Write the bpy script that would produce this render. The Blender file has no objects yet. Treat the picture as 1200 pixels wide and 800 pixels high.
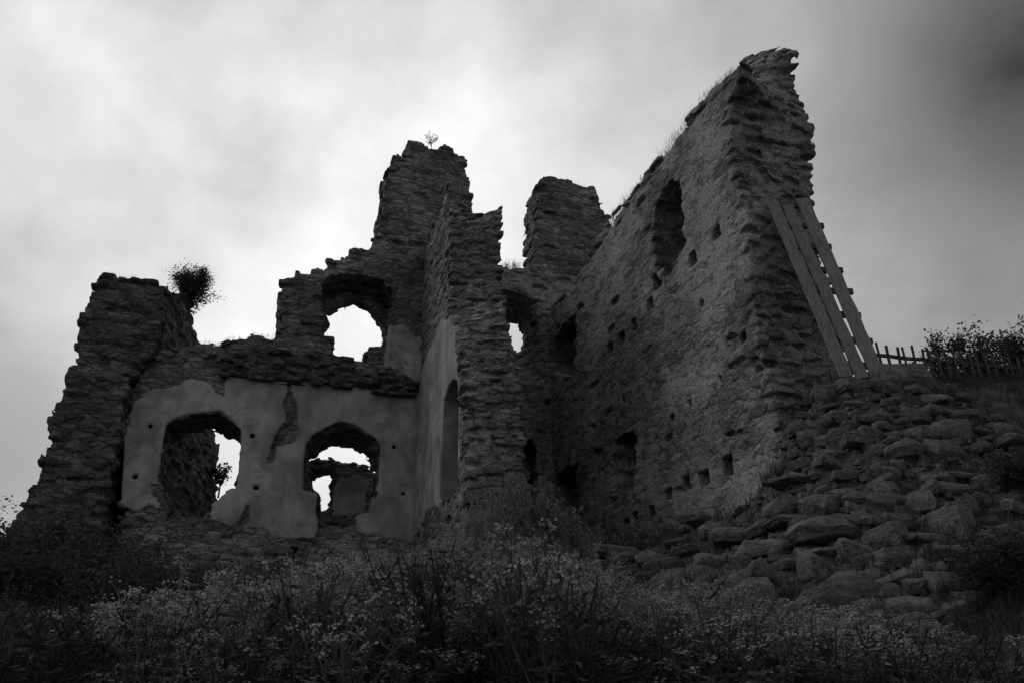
import bpy, bmesh, math, random
import numpy as np
from mathutils import Vector, Matrix, noise as mnoise

random.seed(7)
RNG = np.random.default_rng(7)
R = math.radians

# ------------------------------------------------------------------ camera, sky, sun, exposure
scene = bpy.context.scene
F_PX, PITCH, ROLL = 1000.0, R(25.0), R(0.5)
FW = np.array([0, math.cos(PITCH), math.sin(PITCH)])
R0 = np.array([1.0, 0, 0]); U0 = np.array([0, -math.sin(PITCH), math.cos(PITCH)])
CR = R0 * math.cos(ROLL) - U0 * math.sin(ROLL)
CU = R0 * math.sin(ROLL) + U0 * math.cos(ROLL)
cd = bpy.data.cameras.new('camera'); cam = bpy.data.objects.new('camera', cd)
scene.collection.objects.link(cam); scene.camera = cam
cd.sensor_width = 36.0; cd.lens = F_PX / 1200 * 36; cd.clip_end = 3000; cd.clip_start = 0.05
cam.matrix_world = Matrix(((CR[0], CU[0], -FW[0], 0), (CR[1], CU[1], -FW[1], 0), (CR[2], CU[2], -FW[2], 0), (0, 0, 0, 1)))

def ray(px, py):
    return FW + CR * ((px - 600) / F_PX) + CU * ((400 - py) / F_PX)

def nrm(v):
    v = np.array(v, float); return v / np.linalg.norm(v)

SUN_AZ, SUN_EL = R(-80), R(38)          # azimuth from +Y towards +X
sun_dir = np.array([math.sin(SUN_AZ) * math.cos(SUN_EL), math.cos(SUN_AZ) * math.cos(SUN_EL), math.sin(SUN_EL)])

world = bpy.data.worlds.new('World'); scene.world = world; world.use_nodes = True
nt = world.node_tree; nt.nodes.clear(); L = nt.links
def N(t, **k):
    n = nt.nodes.new(t)
    for a, b in k.items(): setattr(n, a, b)
    return n
def wmath(op, a, b=None, clamp=False):
    n = N('ShaderNodeMath', operation=op); n.use_clamp = clamp
    for i, v in enumerate((a, b)):
        if v is None: continue
        if isinstance(v, (int, float)): n.inputs[i].default_value = v
        else: L.new(v, n.inputs[i])
    return n.outputs[0]
geo = N('ShaderNodeTexCoord')
DIR = geo.outputs['Generated']
sky = N('ShaderNodeTexSky', sky_type='NISHITA'); sky.sun_disc = False
sky.sun_elevation = SUN_EL; sky.sun_rotation = SUN_AZ; sky.air_density = 1; sky.dust_density = 2
bw = N('ShaderNodeRGBToBW'); L.new(sky.outputs[0], bw.inputs[0])
def lobe(px, py, width):                # soft patch of sky round one direction
    d = nrm(ray(px, py))
    n = N('ShaderNodeVectorMath', operation='DOT_PRODUCT'); L.new(DIR, n.inputs[0]); n.inputs[1].default_value = tuple(d)
    one = wmath('SUBTRACT', 1.0, n.outputs['Value'])
    return wmath('POWER', 2.718, wmath('MULTIPLY', one, -1.0 / (1 - math.cos(R(width)))))
mp = N('ShaderNodeMapping'); L.new(DIR, mp.inputs[0]); mp.inputs['Scale'].default_value = (1, 1, 1.15)
n1 = N('ShaderNodeTexNoise'); L.new(mp.outputs[0], n1.inputs[0]); n1.inputs['Scale'].default_value = 2.6
n1.inputs['Detail'].default_value = 6; n1.inputs['Roughness'].default_value = .47; n1.inputs['Distortion'].default_value = .12
n2 = N('ShaderNodeTexNoise'); L.new(mp.outputs[0], n2.inputs[0]); n2.inputs['Scale'].default_value = 6.0
n2.inputs['Detail'].default_value = 7; n2.inputs['Roughness'].default_value = .52; n2.inputs['Distortion'].default_value = .1
bright = wmath('ADD', wmath('MULTIPLY', lobe(330, 260, 32), 5.2), 2.8)
bd = N('ShaderNodeVectorMath', operation='DOT_PRODUCT'); L.new(DIR, bd.inputs[0]); bd.inputs[1].default_value = tuple(nrm((-.5, -.8, .6)))
bright = wmath('ADD', bright, wmath('MULTIPLY', wmath('MAXIMUM', bd.outputs['Value'], 0.0), .2))
cl = wmath('ADD', wmath('MULTIPLY', wmath('SUBTRACT', n1.outputs[0], .5), 1.0), 1.0)
cl = wmath('ADD', cl, wmath('MULTIPLY', wmath('SUBTRACT', n2.outputs[0], .5), 1.0))
dark = wmath('MULTIPLY', lobe(1215, 70, 9.5), 1.0)
dark = wmath('ADD', dark, wmath('MULTIPLY', lobe(0, 540, 8), .6))
dark = wmath('MULTIPLY', dark, wmath('ADD', .25, wmath('MULTIPLY', n2.outputs[0], 1.0)))
cl = wmath('MULTIPLY', cl, wmath('SUBTRACT', 1.0, dark, True))
val = wmath('MULTIPLY', bright, cl)
val = wmath('ADD', val, wmath('MULTIPLY', bw.outputs[0], .12))
bg = N('ShaderNodeBackground'); L.new(val, bg.inputs['Color']); bg.inputs['Strength'].default_value = .105
wo = N('ShaderNodeOutputWorld'); L.new(bg.outputs[0], wo.inputs[0])

sl = bpy.data.lights.new('sun', 'SUN'); sl.energy = .55; sl.angle = R(25); sl.color = (1, .99, .98)
so = bpy.data.objects.new('sun', sl); scene.collection.objects.link(so)
so.rotation_euler = Vector(sun_dir).to_track_quat('Z', 'Y').to_euler()
vs = scene.view_settings; vs.view_transform = 'Standard'; vs.look = 'None'; vs.exposure = 0; vs.gamma = 1
vs.use_curve_mapping = False

# ------------------------------------------------------------------ object helpers
def tag(o, label=None, cat=None, group=None, kind=None):
    for k, v in (('label', label), ('category', cat), ('group', group), ('kind', kind)):
        if v: o[k] = v
    return o
def empty(name, loc=(0, 0, 0)):
    o = bpy.data.objects.new(name, None); scene.collection.objects.link(o); o.location = loc; return o
def link(name, me, mat=None, parent=None):
    o = bpy.data.objects.new(name, me); scene.collection.objects.link(o)
    if mat: me.materials.append(mat)
    if parent:
        o.parent = parent
        bpy.context.view_layer.update()
        o.matrix_parent_inverse = parent.matrix_world.inverted()
    return o
def np_mesh(name, V, Fc, smooth=True, attrs=None):
    """Fc: (n,k) int array, k = 3 or 4"""
    V = np.asarray(V, np.float32); Fc = np.asarray(Fc, np.int32); k = Fc.shape[1]
    me = bpy.data.meshes.new(name)
    me.vertices.add(len(V)); me.vertices.foreach_set('co', V.ravel())
    me.loops.add(Fc.size); me.loops.foreach_set('vertex_index', Fc.ravel())
    me.polygons.add(len(Fc)); me.polygons.foreach_set('loop_start', np.arange(0, Fc.size, k, dtype=np.int32))
    me.polygons.foreach_set('loop_total', np.full(len(Fc), k, np.int32))
    me.polygons.foreach_set('use_smooth', np.full(len(Fc), smooth, bool))
    for n, a in (attrs or {}).items():
        at = me.attributes.new(n, 'FLOAT', 'POINT'); at.data.foreach_set('value', np.asarray(a, np.float32))
    me.update(calc_edges=True)
    return me

# ------------------------------------------------------------------ materials
def mat_new(name):
    m = bpy.data.materials.new(name); m.use_nodes = True
    t = m.node_tree; t.nodes.clear()
    out = t.nodes.new('ShaderNodeOutputMaterial'); p = t.nodes.new('ShaderNodeBsdfPrincipled')
    t.links.new(p.outputs[0], out.inputs[0]); p.inputs['Roughness'].default_value = .95
    p.inputs['Specular IOR Level'].default_value = .15
    return m, t, p
class G:
    def __init__(s, t): s.t = t
    def n(s, typ, **k):
        n = s.t.nodes.new(typ)
        for a, b in k.items(): setattr(n, a, b)
        return n
    def put(s, sock, v):
        if isinstance(v, (int, float)): sock.default_value = v
        elif isinstance(v, tuple): sock.default_value = v
        else: s.t.links.new(v, sock)
    def m(s, op, a, b=0.0, c=None, clamp=False):
        n = s.n('ShaderNodeMath', operation=op); n.use_clamp = clamp
        s.put(n.inputs[0], a); s.put(n.inputs[1], b)
        if c is not None: s.put(n.inputs[2], c)
        return n.outputs[0]
    def noise(s, vec, scale, detail=4, rough=.55, dist=0.0):
        n = s.n('ShaderNodeTexNoise'); s.put(n.inputs['Vector'], vec); n.inputs['Scale'].default_value = scale
        n.inputs['Detail'].default_value = detail; n.inputs['Roughness'].default_value = rough; n.inputs['Distortion'].default_value = dist
        return n.outputs[0]
    def ramp(s, v, a, b, lo=0.0, hi=1.0):
        n = s.n('ShaderNodeMapRange'); s.put(n.inputs[0], v)
        for i, x in enumerate((a, b, lo, hi)): n.inputs[i + 1].default_value = x
        n.interpolation_type = 'SMOOTHSTEP'
        return n.outputs[0]
    def attr(s, name):
        return s.n('ShaderNodeAttribute', attribute_name=name).outputs['Fac']
    def mix(s, f, a, b):
        n = s.n('ShaderNodeMix'); n.data_type = 'FLOAT'
        s.put(n.inputs[0], f); s.put(n.inputs[2], a); s.put(n.inputs[3], b); return n.outputs[0]
    def bump(s, h, strength, dist, normal=None):
        n = s.n('ShaderNodeBump'); s.put(n.inputs['Height'], h); n.inputs['Strength'].default_value = strength
        n.inputs['Distance'].default_value = dist
        if normal: s.t.links.new(normal, n.inputs['Normal'])
        return n.outputs[0]

def masonry_mat(name, lo, hi, plaster_val, render_val=None, size=(3.0, 3.0, 7.0)):
    m, t, p = mat_new(name); g = G(t)
    co = g.n('ShaderNodeTexCoord').outputs['Object']
    big = g.noise(co, .55, 4); mid = g.noise(co, 3.2, 5, .6); fine = g.noise(co, 22, 5, .65); grain = g.noise(co, 90, 2)
    # small stones: warped cells, each with its own tone
    mp2 = g.n('ShaderNodeMapping'); g.put(mp2.inputs[0], co); mp2.inputs['Scale'].default_value = size
    nz = g.n('ShaderNodeTexNoise'); g.put(nz.inputs['Vector'], co); nz.inputs['Scale'].default_value = 2.6; nz.inputs['Detail'].default_value = 3
    sc = g.n('ShaderNodeVectorMath', operation='SCALE'); g.put(sc.inputs[0], nz.outputs['Color']); sc.inputs['Scale'].default_value = .8
    wv = g.n('ShaderNodeVectorMath', operation='ADD'); g.put(wv.inputs[0], mp2.outputs[0]); g.put(wv.inputs[1], sc.outputs[0])
    vor = g.n('ShaderNodeTexVoronoi', feature='DISTANCE_TO_EDGE'); g.put(vor.inputs['Vector'], wv.outputs[0]); vor.inputs['Scale'].default_value = 1
    vc = g.n('ShaderNodeTexVoronoi', feature='F1'); g.put(vc.inputs['Vector'], wv.outputs[0]); vc.inputs['Scale'].default_value = 1
    cs = g.n('ShaderNodeSeparateColor'); g.put(cs.inputs[0], vc.outputs['Color'])
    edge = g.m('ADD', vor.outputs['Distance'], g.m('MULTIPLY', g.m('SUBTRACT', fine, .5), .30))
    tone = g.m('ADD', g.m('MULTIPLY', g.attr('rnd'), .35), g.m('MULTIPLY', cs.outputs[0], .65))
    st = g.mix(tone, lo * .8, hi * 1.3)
    st = g.m('MULTIPLY', st, g.ramp(edge, -.02, .16, .7, 1.0))       # joints darkened in the colour to read as shaded gaps
    cover = 0.0
    if render_val:                       # remains of lime render spread over the stones
        cover = g.m('MULTIPLY', g.ramp(g.m('ADD', g.m('MULTIPLY', mid, .65), g.m('MULTIPLY', big, .45)), .5, .6), .85)
        st = g.mix(cover, st, render_val)
    st = g.m('MULTIPLY', st, g.ramp(fine, .25, .75, .45, 1.5))
    st = g.m('MULTIPLY', st, g.ramp(big, .3, .7, .72, 1.22))
    lich = g.ramp(g.noise(co, 7.5, 4, .6), .62, .7)
    st = g.m('ADD', st, g.m('MULTIPLY', lich, .03))
    mpn = g.n('ShaderNodeMapping'); g.put(mpn.inputs[0], co); mpn.inputs['Scale'].default_value = (1.5, 1.5, .35)
    streak = g.noise(mpn.outputs[0], 1.6, 5, .6)
    pl = g.m('MULTIPLY', plaster_val, g.ramp(streak, .3, .72, .82, 1.1))
    pl = g.m('MULTIPLY', pl, g.ramp(g.noise(co, 1.1, 6, .62, .4), .35, .65, .66, 1.16))
    pl = g.m('MULTIPLY', pl, g.ramp(mid, .25, .75, .82, 1.12))
    pl = g.m('MULTIPLY', pl, g.ramp(g.noise(co, 13, 6, .7), .60, .70, 1.0, .66))
    cw = g.n('ShaderNodeVectorMath', operation='ADD'); g.put(cw.inputs[0], co); g.put(cw.inputs[1], nz.outputs['Color'])
    ck = g.n('ShaderNodeTexVoronoi', feature='DISTANCE_TO_EDGE'); g.put(ck.inputs['Vector'], cw.outputs[0]); ck.inputs['Scale'].default_value = .75
    crk = g.ramp(g.m('ADD', ck.outputs['Distance'], g.m('MULTIPLY', g.m('SUBTRACT', 1.0, g.ramp(big, .42, .6)), .05)), .002, .012, .45, 1.0)
    pl = g.m('MULTIPLY', pl, crk)
    mask = g.ramp(g.m('ADD', g.attr('pl'), g.m('MULTIPLY', g.m('SUBTRACT', g.noise(co, 7, 6, .7), .5), .24)), -.006, .006)
    col = g.mix(mask, st, pl)
    cc = g.n('ShaderNodeCombineColor'); [g.put(cc.inputs[i], col) for i in range(3)]
    t.links.new(cc.outputs[0], p.inputs['Base Color'])
    chip = g.ramp(edge, -.02, .24)
    chip = g.m('MULTIPLY', chip, g.m('ADD', .55, g.m('MULTIPLY', cs.outputs[1], .6)))
    if render_val: chip = g.mix(cover, chip, 1.0)
    hs = g.m('ADD', chip, g.m('ADD', g.m('MULTIPLY', mid, .4), g.m('MULTIPLY', fine, .6)))
    hp = g.m('ADD', g.m('MULTIPLY', mid, .35), g.m('ADD', g.m('MULTIPLY', fine, .2), g.m('MULTIPLY', grain, .04)))
    h = g.mix(mask, hs, g.m('ADD', hp, .9))
    t.links.new(g.bump(h, .9, .036 if render_val else .05), p.inputs['Normal'])
    return m
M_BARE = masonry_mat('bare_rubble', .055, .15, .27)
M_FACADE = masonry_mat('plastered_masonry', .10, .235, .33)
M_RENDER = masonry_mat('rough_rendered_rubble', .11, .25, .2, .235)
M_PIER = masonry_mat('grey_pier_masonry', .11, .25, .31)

def simple_mat(name, lo, hi, scale=6, bump=.4, rough=.95, detail=5, dist=.03, stretch=None):
    m, t, p = mat_new(name); g = G(t)
    co = g.n('ShaderNodeTexCoord').outputs['Object']
    if stretch:
        mpn = g.n('ShaderNodeMapping'); g.put(mpn.inputs[0], co); mpn.inputs['Scale'].default_value = stretch; co = mpn.outputs[0]
    a = g.noise(co, scale, detail, .6); b = g.noise(co, scale * 5, 4, .6)
    oi = g.n('ShaderNodeObjectInfo').outputs['Random']
    f = g.m('ADD', g.m('MULTIPLY', g.ramp(a, .25, .75), .65), g.m('MULTIPLY', oi, .35))
    c = g.m('MULTIPLY', g.mix(f, lo, hi), g.ramp(b, .25, .75, .75, 1.2))
    cc = g.n('ShaderNodeCombineColor'); [g.put(cc.inputs[i], c) for i in range(3)]
    t.links.new(cc.outputs[0], p.inputs['Base Color']); p.inputs['Roughness'].default_value = rough
    t.links.new(g.bump(g.m('ADD', a, g.m('MULTIPLY', b, .4)), bump, dist), p.inputs['Normal'])
    return m
M_ROCK = simple_mat('grey_slate_rock', .045, .18, 3.0, .9, dist=.06)
M_SOIL = simple_mat('dark_soil', .03, .075, 1.2, .8, dist=.15)
M_WOOD = simple_mat('weathered_timber', .08, .25, 4, .9, .85, stretch=(6, 6, .8), dist=.01)
M_WOODD = simple_mat('dark_timber', .05, .09, 3, .5, .85, stretch=(6, 6, .8), dist=.01)
M_BARK = simple_mat('bark', .04, .08, 8, .6)
def leaf_mat(name, lo, hi, sc=2.0):
    m, t, p = mat_new(name); g = G(t)
    co = g.n('ShaderNodeTexCoord').outputs['Object']
    f = g.ramp(g.noise(co, sc, 3), .35, .65); r = g.noise(co, 25, 2)
    c = g.m('MULTIPLY', g.mix(f, lo, hi), g.ramp(r, .3, .7, .7, 1.3))
    cc = g.n('ShaderNodeCombineColor'); [g.put(cc.inputs[i], c) for i in range(3)]
    t.links.new(cc.outputs[0], p.inputs['Base Color']); p.inputs['Roughness'].default_value = .7
    tr = t.nodes.new('ShaderNodeBsdfTranslucent'); t.links.new(cc.outputs[0], tr.inputs[0])
    ms = t.nodes.new('ShaderNodeMixShader'); ms.inputs[0].default_value = .3
    t.links.new(p.outputs[0], ms.inputs[1]); t.links.new(tr.outputs[0], ms.inputs[2])
    t.links.new(ms.outputs[0], t.nodes['Material Output'].inputs[0])
    return m
M_LEAF = leaf_mat('dark_foliage', .03, .065)
M_WEED = leaf_mat('weed_leaves', .075, .2, .6)
M_FLOWER = leaf_mat('pale_flowers', .17, .44, .5)
M_GRASS = leaf_mat('dry_grass', .10, .18)

# ------------------------------------------------------------------ masonry field
def hash3(i, j, k, s):
    h = (i * 73856093) ^ (j * 19349663) ^ (k * 83492791) ^ (s * 2654435761 & 0x7fffffff)
    h = (h ^ (h >> 13)) * 1274126177 & 0x7fffffff
    h = (h ^ (h >> 11)) * 668265263 & 0x7fffffff
    return ((h ^ (h >> 15)) & 0xffffff) / float(0x1000000)
def vnoise(P, scale, s):
    q = P * scale; i = np.floor(q).astype(np.int64); f = q - i; f = f * f * (3 - 2 * f); r = 0
    for a in (0, 1):
        wa = f[:, 0] if a else 1 - f[:, 0]
        for b in (0, 1):
            wb = f[:, 1] if b else 1 - f[:, 1]
            for c in (0, 1):
                wc = f[:, 2] if c else 1 - f[:, 2]
                r = r + wa * wb * wc * hash3(i[:, 0] + a, i[:, 1] + b, i[:, 2] + c, s)
    return r - .5
_T1, _T2, _T3 = (np.random.default_rng(k).random(65536).astype(np.float32) for k in (101, 102, 103))
def worley(P, size, s):
    """coursed stones: returns edge distance (0 at a joint), random per stone, second random"""
    W = P.copy()
    W[:, 2] += .04 * vnoise(P, .5, s + 5) + .012 * vnoise(P, 2.5, s + 6)
    W[:, 0] += .03 * vnoise(P, 2.0, s + 7); W[:, 1] += .03 * vnoise(P, 2.0, s + 8)
    q = (W / np.array(size)).astype(np.float32)
    k0 = np.floor(q[:, 2]).astype(np.int32)
    n = len(P); d1 = np.full(n, 9., np.float32); d2 = d1.copy(); r1 = np.zeros(n, np.float32); r2 = r1.copy()
    for dk in (-1, 0, 1):
        k = k0 + dk
        kk = (k * 5381 + s * 77) & 65535
        ox = _T1[kk]; wid = .6 + .9 * _T2[kk]
        qx = q[:, 0] / wid + ox; qy = q[:, 1] / wid + ox * .7
        i0 = np.floor(qx).astype(np.int32); j0 = np.floor(qy).astype(np.int32)
        zk = (k + .5 - q[:, 2])
        for di in (-1, 0, 1):
            for dj in (-1, 0, 1):
                i = i0 + di; j = j0 + dj
                h = (i * 7919 + j * 10473 + k * 12997 + s * 331) & 65535
                ha, hb, hc = _T1[h], _T2[h], _T3[h]
                dx = np.abs((i + .5 + .6 * (ha - .5) - qx) * wid); dy = np.abs((j + .5 + .6 * (hb - .5) - qy) * wid); dz = np.abs(zk + .62 * (hc - .5)) * 1.05
                m = np.maximum(dx, np.maximum(dy, dz))      # squarish blocks with blunted corners
                d = .5 * m + .5 * np.sqrt(dx * dx + dy * dy + dz * dz)
                better = d < d1
                d2 = np.where(better, d1, np.minimum(d2, d)); d1 = np.where(better, d, d1)
                r1 = np.where(better, (ha * 7.13 + hb * 3.7) % 1.0, r1); r2 = np.where(better, (hc * 5.3 + ha * 2.9) % 1.0, r2)
    return d2 - d1, r1, r2
def sdf_poly(X, Z, poly):
    """signed distance to a polygon, negative inside"""
    p = np.asarray(poly, float); n = len(p); d = np.full(X.shape, 1e9); ins = np.zeros(X.shape, bool)
    for a in range(n):
        x0, z0 = p[a]; x1, z1 = p[(a + 1) % n]
        ex, ez = x1 - x0, z1 - z0; wx = X - x0; wz = Z - z0
        t = np.clip((wx * ex + wz * ez) / (ex * ex + ez * ez + 1e-12), 0, 1)
        d = np.minimum(d, (wx - ex * t) ** 2 + (wz - ez * t) ** 2)
        c = ((z0 > Z) != (z1 > Z)) & (X < ex * (Z - z0) / (ez if abs(ez) > 1e-9 else 1e-9) + x0)
        ins ^= c
    d = np.sqrt(d); return np.where(ins, -d, d)
def surface_net(Fv, org, h):
    ins = Fv < 0
    c = [ins[a:ins.shape[0] - 1 + a, b:ins.shape[1] - 1 + b, d:ins.shape[2] - 1 + d] for a in (0, 1) for b in (0, 1) for d in (0, 1)]
    cnt = sum(x.astype(np.int8) for x in c)
    mixed = (cnt > 0) & (cnt < 8)
    I = np.argwhere(mixed); n = len(I)
    idx = np.full(mixed.shape, -1, np.int64); idx[mixed] = np.arange(n)
    offs = np.array([(a, b, d) for a in (0, 1) for b in (0, 1) for d in (0, 1)])
    vals = np.array([Fv[I[:, 0] + o[0], I[:, 1] + o[1], I[:, 2] + o[2]] for o in offs])
    acc = np.zeros((n, 3)); num = np.zeros(n)
    for a in range(8):
        for b in range(a + 1, 8):
            if np.abs(offs[a] - offs[b]).sum() != 1: continue
            va, vb = vals[a], vals[b]; cr = (va < 0) != (vb < 0)
            t = np.where(cr, va / np.where(cr, va - vb, 1), 0)
            acc += np.where(cr[:, None], offs[a] + (offs[b] - offs[a]) * t[:, None], 0); num += cr
    V = org + (I + acc / num[:, None]) * h
    quads = []
    for ax in range(3):
        o1, o2 = [(1, 2), (2, 0), (0, 1)][ax]
        s0 = [slice(None)] * 3; s1 = [slice(None)] * 3; s0[ax] = slice(0, -1); s1[ax] = slice(1, None)
        A, B = ins[tuple(s0)], ins[tuple(s1)]
        E = np.argwhere(A != B)
        ok = (E[:, o1] > 0) & (E[:, o2] > 0) & (E[:, o1] < Fv.shape[o1] - 1) & (E[:, o2] < Fv.shape[o2] - 1)
        E = E[ok]
        fl = A[E[:, 0], E[:, 1], E[:, 2]]
        def cell(a, b):
            q = E.copy(); q[:, o1] -= a; q[:, o2] -= b; return idx[q[:, 0], q[:, 1], q[:, 2]]
        Q = np.stack([cell(1, 1), cell(0, 1), cell(0, 0), cell(1, 0)], 1)
        Q[~fl] = Q[~fl][:, ::-1]
        quads.append(Q)
    return V, np.concatenate(quads), I

class Plane:
    """vertical plane through plan point P, u along D, depth v along Nn (away from the viewer)"""
    def __init__(s, P, D, Nn): s.P = np.array(P, float); s.D = nrm(D); s.N = nrm(Nn)
    def uz(s, px, py, v=0.0):
        d = ray(px, py); P = s.P + s.N * v
        t = (P @ s.N) / (d[0] * s.N[0] + d[1] * s.N[1])
        q = d * t
        return ((q[:2] - s.P) @ s.D, q[2])
    def poly(s, pts, v=0.0, v0=0.0):
        r = []
        for q in pts:                     # pixel on this plane, (px, py, 'f') on the front plane, (u, z, 'uz') plain metres
            if len(q) == 2: r.append(s.uz(q[0], q[1], v))
            elif q[2] == 'f': r.append(s.uz(q[0], q[1], v0))
            else: r.append((q[0], q[1]))
        return r
    def world(s, u, v, z):
        p = s.P + s.D * u + s.N * v; return np.array([p[0], p[1], z])

def build_wall(name, pl, v0, T, front, back=None, holes=(), plaster=(), bare=(), boxes=(), h=.05, stone=(.36, .3, .125), seed=1,
               amp=.022, edge_amp=.08, joint=.026, crust=.0, missing=.03, material=None, parent=None, zmin=None, label=None,
               plaster_name=None, und=.03, reveal=.07):
    Fp = pl.poly(front, v0); Bp = pl.poly(back, v0 + T, v0) if back else Fp
    allp = np.array(Fp + Bp); lo = allp.min(0) - .4; hi = allp.max(0) + .4
    if zmin is not None: lo[1] = zmin
    nu = int((hi[0] - lo[0]) / h) + 2; nz = int((hi[1] - lo[1]) / h) + 2; nv = int((T + .8) / h) + 2
    u = lo[0] + np.arange(nu) * h; z = lo[1] + np.arange(nz) * h; v = v0 - .4 + np.arange(nv) * h
    U, Z = np.meshgrid(u, z, indexing='ij')
    t = np.clip((v - v0) / T, 0, 1)
    UZ = np.stack([U.ravel(), Z.ravel(), 0 * U.ravel() + seed], 1)
    wob = (.09 * vnoise(UZ, 1.7, seed + 61) + .06 * vnoise(UZ, 5.5, seed + 62)).reshape(U.shape)
    of = sdf_poly(U, Z, Fp); ob = sdf_poly(U, Z, Bp) if back else of
    out = of[:, None, :] * (1 - t)[None, :, None] + ob[:, None, :] * t[None, :, None]
    edge = np.abs(out)
    for hl in holes:                       # (front polygon, back polygon or None, depth)
        hf, hb, dep = hl
        hfp = pl.poly(hf, v0, v0); a = sdf_poly(U, Z, hfp) + wob * .45
        b = sdf_poly(U, Z, pl.poly(hb, v0 + dep, v0)) + wob if hb else a
        tt = np.clip((v - v0) / dep, 0, 1)
        hs = a[:, None, :] * (1 - tt)[None, :, None] + b[:, None, :] * tt[None, :, None]
        if dep < T: hs = np.maximum(hs, (v - v0 - dep)[None, :, None])
        out = np.maximum(out, -hs)
        edge = np.minimum(edge, np.abs(hs) + (.16 if hb is None else .08))
    slab = np.maximum(v0 - v, v - v0 - T)[None, :, None]
    F0 = np.maximum(out, slab)
    for (px, py, w, hh, dep) in boxes:     # beam holes, size in metres
        cu, cz = pl.uz(px, py, v0)
        bx = np.maximum(np.abs(U - cu) - w / 2, np.abs(Z - cz) - hh / 2)[:, None, :]
        F0 = np.maximum(F0, -np.maximum(bx, (v - v0 - dep)[None, :, None]))
    pd2 = np.full(U.shape, -1.0); scar = np.full(U.shape, -1.0)
    for q in plaster:
        pd2 = np.maximum(pd2, -sdf_poly(U, Z, pl.poly(q, v0)))
    for q in bare:
        bs = sdf_poly(U, Z, pl.poly(q, v0)); pd2 = np.minimum(pd2, bs); scar = np.maximum(scar, -bs)
    band = np.abs(F0) < .26
    I = np.argwhere(band)
    P = np.stack([u[I[:, 0]], v[I[:, 1]], z[I[:, 2]]], 1)
    e, r1, r2 = worley(P, stone, seed)
    f0 = F0[band]; ed = edge[band]
    pd = pd2[I[:, 0], I[:, 2]] + .32 * vnoise(P * np.array([1, 1, .8]), 1.6, seed + 29) + .10 * vnoise(P, 4, seed + 30) + .05 * vnoise(P, 11, seed + 31)
    # plaster on the front face only; darker stone colour stands in for shaded reveals
    pd = np.where(P[:, 1] > v0 + reveal, -1.0, pd)
    near = np.exp(-(ed / .22) ** 2)
    A = amp + (edge_amp - amp) * near
    jt = np.exp(-(e / .10) ** 2)
    disp = jt * joint * (1 + .6 * near) + (r1 - .5) * 2 * A - .004
    disp += np.where(r2 < missing, .13, 0) * np.clip(1 - jt, 0, 1)
    if crust: disp += crust * (vnoise(P, 5, seed + 41) * 1.2 + vnoise(P, 12, seed + 42) * .9)
    disp += .013 * vnoise(P, 10, seed + 44) + .010 * vnoise(P, 21, seed + 45)
    pm = np.clip(pd / .05 + .5, 0, 1)
    if len(bare): disp += .13 * np.clip(scar[I[:, 0], I[:, 2]] / .06, 0, 1) * np.exp(-(P[:, 1] - v0).clip(0) * 3)
    f = f0 + disp * (1 - pm) + (.01 * vnoise(P, 2.5, seed + 43) - .012) * pm
    f += und * vnoise(P, .9, seed + 50) * 1.3 * (1 - .6 * pm)
    Fv = F0.copy(); Fv[band] = f
    # close the grid
    for ax in range(3):
        s = [slice(None)] * 3
        for q in (0, -1):
            s[ax] = q; Fv[tuple(s)] = np.maximum(Fv[tuple(s)], .01)
    V, Q, C = surface_net(Fv, np.array([u[0], v[0], z[0]]), h)
    lab = np.arange(len(V))                # drop floating crumbs
    while True:
        m = lab[Q].min(1); new = lab.copy(); np.minimum.at(new, Q.ravel(), np.repeat(m, 4)); new = new[new]
        if (new == lab).all(): break
        lab = new
    cntl = np.bincount(lab, minlength=len(V)); Q = Q[cntl[lab[Q[:, 0]]] > 400]
    RN = np.zeros(F0.shape, np.float32); RN[band] = r1
    PD = np.full(F0.shape, -1, np.float32); PD[band] = pd
    ci = np.clip(np.rint((V - np.array([u[0], v[0], z[0]])) / h).astype(int), 0, np.array(F0.shape) - 1)
    rn = RN[ci[:, 0], ci[:, 1], ci[:, 2]]; pdv = np.clip(PD[ci[:, 0], ci[:, 1], ci[:, 2]], -.3, .3)
    W = np.empty_like(V)
    W[:, 0] = pl.P[0] + pl.D[0] * V[:, 0] + pl.N[0] * V[:, 1]
    W[:, 1] = pl.P[1] + pl.D[1] * V[:, 0] + pl.N[1] * V[:, 1]
    W[:, 2] = V[:, 2]
    if pl.D[0] * pl.N[1] - pl.D[1] * pl.N[0] < 0: Q = Q[:, ::-1]
    res = []
    ispl = (pdv[Q] > 0).sum(1) >= 3
    def sub(mask, nm, par, smooth=True):
        q = Q[mask]; us, inv = np.unique(q, return_inverse=True)
        me = np_mesh(nm, W[us], inv.reshape(q.shape), smooth, {'rnd': rn[us], 'pl': pdv[us]})
        return link(nm, me, material, par)
    if plaster_name and ispl.any():
        main = sub(~ispl, name, parent)
        q = Q[ispl]; us, inv = np.unique(q, return_inverse=True)
        me = np_mesh(plaster_name, W[us], inv.reshape(q.shape), True, {'rnd': rn[us], 'pl': pdv[us]})
        po = link(plaster_name, me, material, main)
    else:
        main = sub(np.ones(len(Q), bool), name, parent)
    if label: main['label'] = label
    print(name, len(Q), 'quads')
    return main

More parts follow.
